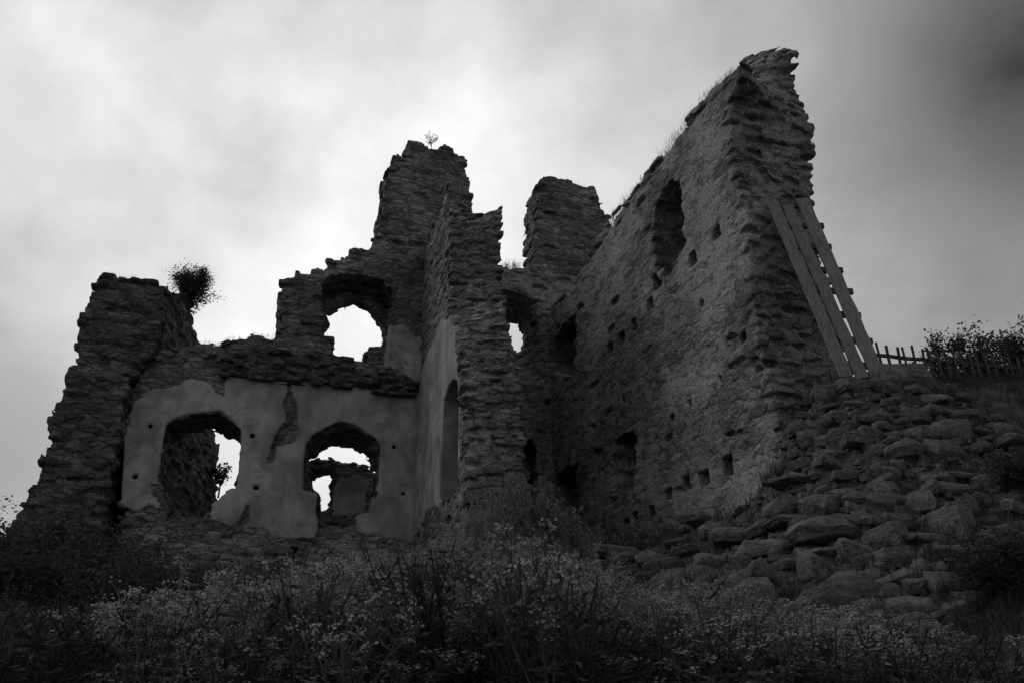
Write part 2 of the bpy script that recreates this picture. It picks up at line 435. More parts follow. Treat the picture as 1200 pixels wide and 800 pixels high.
# ------------------------------------------------------------------ plan of the ruin
D_A = nrm((math.sin(R(73)), math.cos(R(73)))); N_A = nrm((-math.sin(R(17)), math.cos(R(17))))
d0 = ray(487, 540); P0 = d0[:2] * (22.0 / d0[1])
A = Plane(P0, D_A, N_A)
B = Plane(P0, -N_A, D_A)                 # partition: u towards the viewer, depth to the right
uc, _ = A.uz(648, 560)
PC = P0 + D_A * uc
TR = R(23)
C = Plane(PC, (math.sin(TR), -math.cos(TR)), (math.cos(TR), math.sin(TR)))
if __name__ == '__main__':
    print('corner', PC, 'partition ends u front', [round(float(B.uz(*q)[0]), 2) for q in ((527, 300), (540, 450), (551, 600))],
      'back', [round(float(B.uz(*q, 1.25)[0]), 2) for q in ((588, 300), (611, 450), (622, 600))])
    print('right wall end', [(round(float(C.uz(*q)[0]), 2), round(float(C.uz(*q)[1]), 2)) for q in ((859, 106), (877, 292), (901, 439))],
      'back 2.0', [(round(float(C.uz(*q, 2.0)[0]), 2), round(float(C.uz(*q, 2.)[1]), 2)) for q in ((935, 61), (955, 200), (965, 300), (975, 420))])
#---STRUCT---
# ------------------------------------------------------------------ the ground
ctrl = []
def cp(px, py, dist):
    d = ray(px, py); q = d * (dist / d[1]); ctrl.append(q)
def cpl(pl, px, py, v=0.0, dz=0.0):
    u, z = pl.uz(px, py, v); ctrl.append(pl.world(u, v, z + dz))
for q in ((50, 655), (150, 690), (300, 690), (480, 672)): cpl(A, *q)
cpl(B, 552, 660)
for q in ((655, 645), (700, 650), (760, 632), (850, 605), (905, 560), (925, 510)): cpl(C, *q)
cpl(C, 955, 470, 1.0); cpl(C, 1005, 447, 2.0); cp(1008, 445, 14.0); cp(975, 455, 14.3)
for q in ((100, 800, 4.5), (600, 800, 4.5), (1100, 800, 4.5), (300, 765, 8), (600, 750, 9), (850, 735, 9.5), (720, 695, 12),
          (850, 640, 13.6), (930, 640, 11.5), (1000, 705, 9.5), (1000, 640, 11), (1000, 560, 12.3), (1000, 490, 13.4), (1040, 444, 14.6),
          (1100, 452, 15), (1200, 447, 15), (1290, 440, 15), (1150, 560, 12), (1150, 660, 10), (1180, 760, 8), (1290, 600, 11)): cp(*q)
for q in ((7, 18.5, 6.2), (13, 18.5, 6.2), (13, 25, 6.0), (6, 27, 5.2), (-15, 16, 2.6), (-15, 22, 3.4), (0, 31, 5), (-10, 31, 5),
          (0, 0, -1.6), (-7, 0, -1.6), (7, 0, -1.4), (0, -8, -2.4), (16, 6, 0)): ctrl.append(np.array(q, float))
ctrl = np.array(ctrl)
def base_z(x, y): return -1.6 + .27 * np.clip(y, -30, 24)
def tps_k(r2): return np.where(r2 > 1e-9, .5 * r2 * np.log(r2 + 1e-9), 0)
_K = tps_k(((ctrl[:, None, :2] - ctrl[None, :, :2]) ** 2).sum(-1)) + np.eye(len(ctrl)) * .15
_Pm = np.hstack([np.ones((len(ctrl), 1)), ctrl[:, :2]])
_M = np.block([[_K, _Pm], [_Pm.T, np.zeros((3, 3))]])
_w = np.linalg.solve(_M, np.concatenate([ctrl[:, 2], np.zeros(3)]))
def ground_z(x, y):
    x = np.atleast_1d(np.asarray(x, float)); y = np.atleast_1d(np.asarray(y, float))
    xx = np.clip(x, -18, 16); yy = np.clip(y, -8, 31)
    k = tps_k((xx[:, None] - ctrl[None, :, 0]) ** 2 + (yy[:, None] - ctrl[None, :, 1]) ** 2)
    z = k @ _w[:-3] + _w[-3] + _w[-2] * xx + _w[-1] * yy
    far = np.hypot(x - xx, y - yy)
    P = np.stack([x, y, 0 * x], 1)
    z = z - .02 * far + .16 * vnoise(P, .9, 91) + .09 * vnoise(P, 2.7, 92)
    return z
def hit_ground(px, py, y0=2.5, y1=26.0):
    d = ray(px, py); ys = np.arange(y0, y1, .05); g = ground_z(d[0] / d[1] * ys, ys); zz = d[2] / d[1] * ys
    k = np.argmax(g > zz)
    if not (g > zz).any(): return None
    return np.array([d[0] / d[1] * ys[k], ys[k], g[k]])
gx = np.concatenate([-18 - np.geomspace(.5, 400, 24)[::-1], np.arange(-18, 16.01, .12), 16 + np.geomspace(.5, 400, 24)])
gy = np.concatenate([-8 - np.geomspace(.5, 300, 20)[::-1], np.arange(-8, 31, .12), 31 + np.geomspace(.5, 500, 24)])
GX, GY = np.meshgrid(gx, gy, indexing='ij'); fl = GX.ravel(), GY.ravel()
GZ = np.concatenate([ground_z(fl[0][i:i + 20000], fl[1][i:i + 20000]) for i in range(0, len(fl[0]), 20000)])
GP = np.stack([fl[0], fl[1], 0 * GZ], 1)
steep = np.clip((GP[:, 0] - 1.5) / 3, 0, 1) * np.clip((GP[:, 1] - 8) / 2, 0, 1) * (GP[:, 1] < 17)
GZ += (.10 * vnoise(GP, 6, 93) + .08 * vnoise(GP, 13, 94)) * (.4 + 1.0 * steep) * (np.abs(GP[:, 0]) < 20)
ii = np.arange(len(gx) * len(gy)).reshape(len(gx), len(gy))
FQ = np.stack([ii[:-1, :-1], ii[1:, :-1], ii[1:, 1:], ii[:-1, 1:]], -1).reshape(-1, 4)
ground = link('ground', np_mesh('ground', np.stack([fl[0], fl[1], GZ], 1), FQ), M_SOIL); tag(ground, kind='structure')

# ------------------------------------------------------------------ the ruin
castle = empty('castle_ruin', (float(P0[0]), float(P0[1]), 3.5))
tag(castle, 'roofless ruined stone castle with arched openings and jagged broken walls on the slope', 'ruin')
FA = [(135, 720), (150, 450), (184, 415), (234, 401), (258, 403), (272, 396), (286, 396), (300, 391), (323, 395), (326, 392), (330, 330),
      (347, 325), (348, 318), (364, 320), (365, 314), (382, 315), (384, 306), (401, 306), (403, 296), (411, 296), (412, 289), (436, 289), (437, 282), (444.5, 276), (448, 240), (454, 206),
      (454, 193), (461, 192), (462, 184), (472, 183), (473, 175), (478, 174), (478, 164), (504, 167), (506, 172), (531, 173), (532, 181), (545, 183), (548, 203), (552, 215), (560, 300), (585, 330), (585, 720)]
W1 = [(184, 563), (190, 522), (195, 497), (205, 489), (220, 485), (245, 483), (258, 481), (269, 488), (283, 503), (283, 522), (278, 572), (262, 580), (245, 596), (238, 608), (203, 600), (198, 578)]
W1b = [(192, 572), (196, 530), (204, 518), (220, 510), (240, 507), (262, 509), (275, 516), (287, 524), (282, 572), (264, 584), (250, 600), (242, 612), (203, 606), (198, 585)]
W2 = [(353, 575), (355, 552), (358, 520), (366, 510), (382, 500), (400, 493), (416, 496), (440, 512), (446, 520), (445, 552), (442, 582), (436, 586), (434, 600), (420, 604), (416, 618), (374, 616), (372, 578)]
W2b = [(362, 572), (365, 545), (372, 534), (388, 525), (405, 525), (418, 529), (430, 541), (438, 556), (436, 582), (425, 604), (414, 618), (376, 618), (374, 578)]
W3 = [(378, 395), (379, 331), (383, 325), (400, 321), (423, 322), (449, 329), (461, 341), (460, 361), (456, 384), (452, 418), (425, 428), (390, 424), (388, 399)]
W3b = [(372, 397), (379, 391), (386, 384), (382, 372), (398, 361), (415, 358), (432, 365), (444, 378), (448, 395), (447, 408), (432, 410), (423, 424), (390, 420), (388, 399)]
W3u = [(u_, z_, 'uz') for u_, z_ in A.poly(W3b, 1.3)]
plA = [[(154, 470), (181, 456), (220, 445), (240, 452), (258, 459), (265, 436), (300, 444), (341, 446), (400, 452), (492, 463), (500, 470), (496, 631), (480, 631), (416, 626), (416, 604), (374, 604), (366, 624), (313, 624), (275, 616), (239, 613), (201, 600), (181, 591), (151, 599), (138, 585), (132, 571), (146, 520), (151, 500)],
       [(457, 382), (466, 384), (475, 378), (484, 390), (505, 386), (500, 446), (478, 441), (466, 434), (450, 428), (455, 408)]]
crack = [(338, 444), (344, 466), (350, 480), (350, 496), (342, 512), (324, 524), (320, 536), (317, 524), (326, 502), (336, 496), (331, 472), (336, 460)]
facade = build_wall('plastered_wall', A, 0, 1.45, FA, holes=[(W1, W1b, 1.45), (W2, W2b, 1.45), (W3, None, 1.05), (W3u, None, 1.45)], plaster=plA, bare=[crack, [(285, 590), (297, 585), (292, 612), (280, 614)], [(180, 566), (198, 574), (240, 596), (240, 640), (196, 640), (190, 600)], [(372, 575), (380, 600), (418, 600), (420, 640), (368, 640)]],
                    boxes=[(462, 523, .12, .12, .3), (473, 578, .12, .12, .3), (300, 571, .16, .12, .3), (346, 645, .14, .14, .3), (176, 499, .12, .12, .3), (158, 558, .16, .14, .3), (296, 510, .12, .12, .3), (205, 600, .16, .14, .3)],
                    seed=3, h=.038, stone=(.4, .34, .18), material=M_FACADE, parent=castle, label='tall facade wall with pale smooth plaster, two arched windows and a big round hole above', plaster_name='plaster')
build_wall('ledge', A, -.14, .5, [(262, 437), (262, 422), (300, 410), (340, 410), (372, 412), (400, 430), (430, 430), (470, 441), (491, 446), (493, 460), (470, 462), (400, 450), (345, 446), (300, 442)],
           seed=21, h=.04, edge_amp=.12, amp=.08, material=M_BARE, parent=castle, label='broken ledge of projecting stones above the plaster')
FT = [(190, 331), (189, 360), (185, 402), (170, 425), (152, 450), (143, 500), (132, 560), (120, 640), (105, 740), (-30, 740), (5, 640), (22, 599), (33, 577), (47, 560), (47, 547), (58, 516), (63, 483), (71, 450), (85, 423), (91, 390), (98, 360), (107, 346), (110, 329), (113, 320), (129, 318), (165, 327)]
FTb = [(197, 336), (195, 360), (193, 402), (178, 425), (165, 450)] + [(a, b, 'f') for a, b in FT[5:]]
build_wall('broken_tower', A, -.45, 1.9, FT, back=FTb, stone=(.5, .42, .2), seed=5, amp=.045, edge_amp=.08, joint=.04, missing=.05, material=M_BARE, parent=castle, label='broken tower stump of bare rough stones with a bush on top', h=.045, und=.1)
build_wall('tower_side_wall', A, 1.4, 4.5, [(120, 720), (125, 345), (150, 335), (195, 337), (193, 400), (192, 500), (190, 720)],
           back=[(150, 720), (150, 350), (215, 346), (227, 350), (225, 380), (232, 400), (250, 500), (256, 512), (255, 560), (262, 610), (265, 720)], stone=(.45, .4, .15), seed=6, amp=.04, material=M_BARE, parent=castle, h=.07)
build_wall('rear_wall', A, 6.0, 1.0, [(310, 720), (310, 560), (340, 545), (364, 541), (380, 537), (405, 541), (430, 545), (445, 552), (500, 560), (500, 720)],
           holes=[([(364, 578), (364, 558), (374, 550), (388, 549), (396, 556), (392, 575), (386, 600), (372, 602), (372, 580)], [(365, 576), (366, 564), (386, 559), (386, 600), (372, 601), (372, 578)], 1.0)],
           plaster=[[(388, 566), (400, 556), (418, 556), (430, 562), (432, 585), (425, 604), (388, 603)]], seed=8, h=.05, material=M_FACADE, parent=castle, label='far wall with a small arched opening seen through the window', plaster_name='plaster')
build_wall('chamber_wall', A, 0.0, 1.3, [(560, 720), (560, 318), (590, 312), (609, 312), (626, 322), (660, 322), (690, 330), (690, 720)],
           holes=[([(570, 330), (587, 336), (629, 352), (630, 380), (629, 438), (570, 436)], [(570, 376), (594, 380), (609, 384), (611, 412), (600, 416), (570, 414)], 1.3),
                  ([(610, 622), (613, 530), (617, 514), (624, 512), (630, 530), (631, 625)], None, .9)],
           boxes=[(643, 470, .2, .2, .4), (638, 597, .2, .2, .4)], seed=9, h=.045, crust=.03, material=M_RENDER, parent=castle, label='dark back wall of the narrow chamber with a broken square window')
build_wall('chimney_stack', A, .12, 1.25, [(626, 400), (626, 304), (629, 247), (630, 218), (637, 208), (650, 206), (665, 208), (685, 216), (697, 217), (704, 229), (708, 247), (718, 262), (718, 400)],
           stone=(.42, .34, .19), seed=10, h=.04, amp=.022, joint=.025, material=M_FACADE, parent=castle, label='square stone stack rising behind the long rough wall')
# cross wall (the pier seen end-on)
u1, z1 = B.uz(527, 213); u2, z2 = B.uz(592, 243, 1.25)
FB = [(-.5, 1.5, 'uz'), (-.5, z1, 'uz'), (527, 213), (527, 300), (526, 374), (531, 384), (538, 400), (541, 450), (546, 520), (550, 600), (552, 640), (556, 780)]
BB = [(-.5, 1.5, 'uz'), (-.5, z2, 'uz'), (589, 241), (590, 263), (587, 301), (588, 330), (593, 350), (602, 400), (610, 450), (613, 500), (618, 570), (622, 620), (628, 780)]
build_wall('pier_wall', B, 0.0, 1.25, FB, back=BB, holes=[([(515, 586), (517, 534), (520, 469), (527, 449), (531.5, 444), (536, 446), (537.5, 470), (537, 573), (530, 582)], None, 1.0)],
           plaster=[[(483, 628), (491, 455), (495, 437), (505, 404), (516, 378), (526, 378), (531, 390), (534, 425), (537, 450), (537, 560), (515, 584), (502, 602)]],
           stone=(.34, .38, .13), seed=17, h=.034, amp=.026, edge_amp=.055, joint=.026, material=M_PIER, parent=castle, label='tall narrow pier wall of grey slabs seen end-on, plastered on one side', plaster_name='plaster', missing=.06, reveal=.98)
# long rough wall
FC = [(-1.6, 1.5, 'uz'), (-1.6, C.uz(646, 362)[1] - .4, 'uz'), (646, 362), (672, 337), (690, 303), (714, 260), (774, 185), (806, 141), (827, 115), (843, 99), (856, 84), (868, 73), (872, 90), (862, 108), (856, 134),
      (858, 171), (869, 224), (877, 260), (878, 292), (884, 355), (899, 439), (915, 500), (930, 560), (950, 780)]
BC = FC[:2] + [(a, b, 'f') for a, b in FC[2:9]] + [(866, 71), (878, 66), (895, 59), (920, 56), (934, 62), (931, 72), (929, 92), (935, 113), (938, 129), (949, 137), (951, 161), (950, 187), (957, 203),
      (951, 218), (952, 237), (960, 300), (977, 360), (994, 425), (1008, 520), (1020, 780)]
N1 = [(674, 442), (673, 369), (664, 376), (650, 397), (642, 435)]
N2 = [(789, 208), (795, 220), (802, 281), (800, 296), (783, 313), (771, 321), (767, 292), (767, 243), (776, 222)]
N3 = [(674.5, 545), (664, 546), (652, 557), (649, 569), (650, 622), (676, 622)]
N4 = [(743.5, 504), (730, 508), (719.5, 519), (716.5, 554), (718, 581), (735, 578), (745, 569)]
bx = [(851, 545, .30, .36, .5), (824, 560, .34, .28, .5), (803, 565, .26, .26, .4), (782, 579, .28, .26, .5), (763, 598, .28, .24, .5), (743, 605, .26, .2, .4),
      (839, 272, .26, .28, .5), (811, 303, .24, .32, .5), (768, 327, .3, .3, .4), (761, 356, .3, .3, .4), (742, 380, .26, .3, .4), (727, 395, .3, .28, .4), (714, 407, .3, .26, .4),
      (845, 442, .14, .16, .3), (809, 472, .2, .2, .35), (730, 467, .18, .18, .3), (787, 489, .16, .16, .3), (870, 395, .18, .2, .3), (822, 356, .14, .16, .3)]
build_wall('long_wall', C, 0.0, 2.0, FC, back=BC, holes=[(N1, None, 1.0), (N2, None, 1.3), (N3, None, .9), (N4, None, .9)], boxes=bx, stone=(.4, .36, .16), seed=14, h=.038, amp=.014, edge_amp=.09,
           joint=.010, crust=.018, missing=.02, material=M_RENDER, parent=castle, label='highest wall of rough rendered rubble running back from its jagged broken end')

#---OBJ---
# ------------------------------------------------------------------ rocks
def rock_mesh(sd, flat, n=26):
    rn = random.Random(sd); bm = bmesh.new()
    k = rn.randint(5, 8); tx, ty = rn.uniform(-.22, .22), rn.uniform(-.22, .22); off = rn.uniform(0, 6.3)
    for i in range(k):                                # a broken slab: rough polygon outline, split top and bottom faces
        an = off + 6.283 * (i + rn.uniform(-.3, .3)) / k; r0 = rn.uniform(.72, 1.05)
        x, y = math.cos(an) * r0, math.sin(an) * r0 * .68
        sh = rn.uniform(.62, .97); z = flat * rn.uniform(.75, 1)
        bm.verts.new((x * sh, y * sh, z + tx * x + ty * y)); bm.verts.new((x, y, rn.uniform(-.3, .5) * flat))
        sh = rn.uniform(.7, .98); bm.verts.new((x * sh, y * sh, -z * rn.uniform(.7, 1)))
    r = bmesh.ops.convex_hull(bm, input=bm.verts)
    bmesh.ops.delete(bm, geom=[g for g in r['geom_interior'] if isinstance(g, bmesh.types.BMVert)], context='VERTS')
    bmesh.ops.dissolve_limit(bm, angle_limit=.25, verts=bm.verts, edges=bm.edges)
    bmesh.ops.bevel(bm, geom=list(bm.edges), offset=.022, segments=1, affect='EDGES', clamp_overlap=True)
    bmesh.ops.triangulate(bm, faces=bm.faces)
    for it in range(3):
        es = [e for e in bm.edges if e.calc_length() > .17]
        if es: bmesh.ops.subdivide_edges(bm, edges=es, cuts=1); bmesh.ops.triangulate(bm, faces=[f for f in bm.faces if len(f.verts) > 3])
    for v in bm.verts:
        p = v.co * 2.2 + Vector((sd * 3.1, 0, 0))
        q = Vector((v.co.x * 2, v.co.y * 2, v.co.z * 14 + sd))      # bedding layers along the slab
        v.co += Vector((v.co.x, v.co.y, 0)) * (.05 * mnoise.noise(q)) + v.normal * (.022 * mnoise.noise(p) + .022 * mnoise.noise(p * 4))
    me = bpy.data.meshes.new('stone'); bm.to_mesh(me); bm.free()
    for p in me.polygons: p.use_smooth = False
    me.materials.append(M_ROCK); return me
ROCKS = [rock_mesh(i, f) for i, f in enumerate((.26, .34, .24, .42, .5, .3, .22, .4, .62, .36, .28, .46))]
def put_rock(pos, a, rz, tx=0, ty=0, zs=1, name='stone', mesh=None, label=None, group=None, ys=1.0):
    o = bpy.data.objects.new(name, mesh or random.choice(ROCKS)); scene.collection.objects.link(o)
    o.location = tuple(pos); o.rotation_euler = (tx, ty, rz); o.scale = (a, a * ys, a * zs)
    tag(o, label or 'grey angular stone lying loose among the rubble of the steep bank', 'stone', group or 'stones of the rubble bank'); return o
BIG = [(716, 652, 76, 4, 0, .7, 'long pale flat slab at the end of the stones nearest the tall weeds'),
       (768, 664, 42, 1, .3, 1.1, None), (798, 678, 30, 8, .1, 1.3, None), (826, 676, 40, 3, -.3, 1.1, None),
       (862, 634, 84, 6, -.12, .9, 'broad sloping slab with a dark overhang below the foot of the long wall'),
       (897, 648, 62, 10, .1, 1.2, 'blocky stone with a shadowed underside beside the broad sloping slab'),
       (906, 682, 66, 2, -.5, 1.1, 'steeply tilted pale slab leaning towards the weeds'), (860, 680, 46, 5, .2, 1.0, None),
       (933, 592, 48, 0, 0, .9, 'small pale flat block on top of the layered slabs'),
       (930, 612, 74, 6, -.08, .55, None), (969, 630, 100, 7, 0, .75, 'longest dark slab lying level across the middle of the bank'),
       (1006, 614, 58, 2, .1, .8, None), (1068, 757, 74, 8, .3, 1.05, 'large rounded boulder standing at the bottom of the bank'),
       (1070, 722, 60, 4, .1, 1.1, 'wedge of stone resting just above the rounded boulder'), (1098, 614, 54, 6, -.1, 1, None), (1022, 657, 44, 0, .1, 1.1, None),
       (966, 649, 54, 5, 0, .8, None), (955, 676, 34, 2, .4, .8, None), (1008, 700, 50, 8, .2, 1.3, None), (975, 712, 70, 3, .1, 1.0, None), (1050, 680, 48, 5, .2, 1, None),
       (972, 469, 36, 8, 0, 1.3, None), (989, 487, 32, 4, 0, 1.1, None), (1027, 492, 36, 0, -.3, .8, None), (1022, 511, 34, 4, 0, 1.3, None),
       (1048, 516, 34, 6, 0, 1.0, 'pale lens shaped stone balanced near the top of the bank'), (1107, 531, 44, 8, -.1, 1.0, 'dark triangular slab jutting from the upper bank'),
       (1088, 525, 32, 1, .1, 1, None), (1038, 558, 36, 4, 0, 1.2, None), (1066, 449, 66, 8, .05, .9, 'mossy boulder on the crest of the bank below the picket fence'),
       (1034, 452, 34, 4, .3, 1.2, None), (1099, 560, 38, 5, 0, 1.1, None), (978, 546, 44, 2, -.4, 1, None), (945, 560, 40, 5, -.3, 1, None),
       (1010, 585, 48, 7, 0, .9, None), (1060, 590, 46, 2, 0, 1, None), (1130, 600, 44, 3, 0, 1, None), (1000, 455, 50, 6, 0, .8, None)]
for k, (px, py, w, mi, ty, zs, lb) in enumerate(BIG):
    p = hit_ground(px, py + 6)
    if p is None: continue
    a = w / 1000 * np.linalg.norm(p) / 2 * 1.08
    put_rock(p + np.array([0, .12 * a, .22 * a * zs]), a, random.uniform(-.35, .35), random.uniform(-.15, .1), -ty, zs, 'stone', ROCKS[mi], lb, None if lb is None else 'large slabs and boulders of the bank')
cells = []
BANK = [(1000, 448), (1080, 450), (1150, 470), (1198, 520), (1200, 650), (1150, 710), (1090, 750), (1000, 735), (900, 712), (840, 700), (760, 692), (700, 672), (760, 640), (850, 602), (905, 560), (935, 500), (960, 462)]
def inside(px, py, poly):
    return float(sdf_poly(np.array([px * 1.0]), np.array([py * 1.0]), poly)[0]) < 0
cnt = 0; tries = 0
while cnt < 245 and tries < 6000:
    tries += 1
    px, py = random.uniform(690, 1198), random.uniform(445, 755)
    if not inside(px, py, BANK): continue
    if any((px - q[0]) ** 2 / 2.6 + (py - q[1]) ** 2 * 1.6 < (q[2] * .46) ** 2 for q in cells): continue
    p = hit_ground(px, py)
    if p is None: continue
    w = random.choice((18, 22, 25, 30, 36, 46)) * (1.15 if py > 600 else .95)
    cells.append((px, py, w))
    a = w / 1000 * np.linalg.norm(p) / 2 * 1.15
    put_rock(p + np.array([0, .18 * a, .2 * a]), a, random.uniform(-.6, .6) + (math.pi if random.random() < .5 else 0), random.uniform(-.45, .2), random.uniform(-.35, .4), random.uniform(.7, 1.3), ys=random.uniform(.8, 1.3))
    cnt += 1
print('rocks', cnt)
# small rubble between the stones: nobody could count it
VV, FF = [], []; off = 0
rb = ROCKS[4]; rv = np.array([v.co[:] for v in rock_mesh(50, .55, 9).vertices]); 
_rm = rock_mesh(50, .55, 8); rv = np.array([v.co[:] for v in _rm.vertices]); rf = np.array([p.vertices[:] for p in _rm.polygons if len(p.vertices) == 3])
for k in range(2600):
    px, py = random.uniform(690, 1198), random.uniform(448, 755)
    if not inside(px, py, BANK): continue
    p = hit_ground(px, py)
    if p is None: continue
    a = random.uniform(.03, .085) * random.choice((1, 1, 1.7))
    m = np.array((Matrix.Rotation(random.uniform(0, 6.3), 3, 'Z') @ Matrix.Rotation(random.uniform(-.5, .5), 3, 'X') @ Matrix.Scale(a, 3)))
    VV.append(rv @ m.T + p + np.array([0, 0, a * .1])); FF.append(rf + off); off += len(rv)
o = link('rubble', np_mesh('rubble', np.concatenate(VV), np.concatenate(FF)), M_ROCK); tag(o, 'small loose stone rubble filling the gaps of the bank', 'rubble', kind='stuff')

# ------------------------------------------------------------------ timber lattice and fence
def bar(bm, a, b, wdir, w, t, jit=0.0):
    a = Vector(a); b = Vector(b); ax = (b - a).normalized(); wd = Vector(wdir); wd = (wd - ax * wd.dot(ax)).normalized(); td = ax.cross(wd)
    n = max(2, int((b - a).length / .25)); rings = []
    for i in range(n + 1):
        c = a.lerp(b, i / n) + td * jit * math.sin(i * 1.7 + a.x * 9) * .5; ww = w * (1 + .05 * math.sin(i * 2.3 + a.x * 5)); e = .12 * t
        rings.append([bm.verts.new(c + wd * x * ww / 2 + td * y * t / 2) for x, y in ((-1 + e / w, -1), (1 - e / w, -1), (1, -.7), (1, .7), (1 - e / w, 1), (-1 + e / w, 1), (-1, .7), (-1, -.7))])
    for r, s in zip(rings, rings[1:]):
        for i in range(8): bm.faces.new((r[i], r[(i + 1) % 8], s[(i + 1) % 8], s[i]))
    bm.faces.new(rings[0][::-1]); bm.faces.new(rings[-1])
def bm_obj(name, fn, mat, parent=None):
    bm = bmesh.new(); fn(bm); bmesh.ops.recalc_face_normals(bm, faces=bm.faces); me = bpy.data.meshes.new(name); bm.to_mesh(me); bm.free(); return link(name, me, mat, parent)
def at(px, py, dist):
    d = ray(px, py); return Vector(d * (dist / d[1]))
YB, YT = 13.95, 14.55
lat = empty('timber_lattice', at(1005, 440, YB)); tag(lat, 'three long weathered planks with cross battens leaning against the broken wall end', 'timber lattice')
PLK = [((904, 234), (992, 441)), ((922, 240), (1011, 443)), ((940, 233), (1030, 443))]
axis_w = (at(1030, 441, YB) - at(990, 439, YB)).normalized()
back = Vector((0, 1, .15)).normalized()
for (tp, bt), wd_ in zip(PLK, (.23, .23, .26)):
    a = at(*tp, YT) ; b = at(*bt, YB)
    bm_obj('plank', lambda bm: bar(bm, b, a, axis_w, wd_, .04, .02), M_WOOD, lat)
for k in range(8):
    t = .035 + k * .128
    l = at(*PLK[0][0], YT).lerp(at(*PLK[0][1], YB), t); r = at(*PLK[2][0], YT).lerp(at(*PLK[2][1], YB), t)
    ex = (r - l).normalized(); up = (at(*PLK[0][0], YT) - at(*PLK[0][1], YB)).normalized()
    sh = random.uniform(-.03, .03)
    bm_obj('batten', lambda bm: bar(bm, l - ex * .02 + back * .055 + up * sh, r + ex * random.uniform(.17, .24) + back * .055 + up * (sh - .02), up, .12, .07), M_WOODD, lat)
def fence_pt(px, z_or_py, up=0.0):
    return at(px, z_or_py, 16.6 + (px - 1029) * .0035)
fence = empty('picket_fence', at(1090, 440, 16.8)); tag(fence, 'old dark picket fence with thin uneven stakes on top of the bank', 'fence')
f0, f1 = fence_pt(1015, 415), fence_pt(1216, 434)
bm_obj('rail', lambda bm: bar(bm, f0, f1, (0, 0, 1), .075, .05, .04), M_WOODD, fence)
bm_obj('rail', lambda bm: bar(bm, f0 + Vector((0, 0, -.62)), f1 + Vector((0, 0, -.62)), (0, 0, 1), .075, .05, .04), M_WOODD, fence)
L_ = (f1 - f0); nP = 21
for k in range(nP):
    q = f0 + L_ * ((k + .6) / nP) + Vector((random.uniform(-.02, .02), -.05, 0))
    hh = random.uniform(.2, .3); le = random.uniform(-.05, .03)
    bm_obj('picket', lambda bm: bar(bm, q + Vector((0, 0, -.9)), q + Vector((le, 0, hh)), (1, 0, 0), random.uniform(.04, .058), .03, .02), M_WOODD, fence)
for k in (.02, .5, .97):
    q = f0 + L_ * k + Vector((0, .06, 0)); gz = float(ground_z(q.x, q.y)[0])
    bm_obj('post', lambda bm: bar(bm, Vector((q.x, q.y, gz - .3)), q + Vector((0, 0, .12)), (1, 0, 0), .09, .09, .02), M_WOODD, fence)

# ------------------------------------------------------------------ plants
def leaf_quads(P, size, up=.3, aspect=.5):
    """a small pointed leaf (two triangles as a quad) at each point"""
    n = len(P); d = RNG.normal(size=(n, 3)); d[:, 2] = d[:, 2] * .6 + up; d /= np.linalg.norm(d, axis=1)[:, None]
    s = np.cross(d, RNG.normal(size=(n, 3))); s /= np.linalg.norm(s, axis=1)[:, None]
    sz = (size * RNG.uniform(.6, 1.4, n))[:, None]
    mid = P + d * sz * .5 + np.cross(d, s) * sz * .12
    V = np.stack([P, mid + s * sz * aspect * .5, P + d * sz, mid - s * sz * aspect * .5], 1).reshape(-1, 3)
    return V, np.arange(4 * n).reshape(n, 4)
def tube(p, r0, r1, k=5):
    p = np.asarray(p, float); n = len(p); V = []
    for i in range(n):
        t = p[min(i + 1, n - 1)] - p[max(i - 1, 0)]; t /= np.linalg.norm(t) + 1e-9
        a = np.cross(t, [.3, 1, .2]); a /= np.linalg.norm(a) + 1e-9; b = np.cross(t, a); r = r0 + (r1 - r0) * i / (n - 1)
        for j in range(k): V.append(p[i] + r * (a * math.cos(6.283 * j / k) + b * math.sin(6.283 * j / k)))
    Fq = [[i * k + j, i * k + (j + 1) % k, (i + 1) * k + (j + 1) % k, (i + 1) * k + j] for i in range(n - 1) for j in range(k)]
    return np.array(V), np.array(Fq)
class Acc:
    def __init__(s): s.V = []; s.F = []; s.n = 0
    def add(s, V, Fq): s.V.append(V); s.F.append(Fq + s.n); s.n += len(V)
    def mesh(s, name, smooth=False): return np_mesh(name, np.concatenate(s.V), np.concatenate(s.F), smooth)
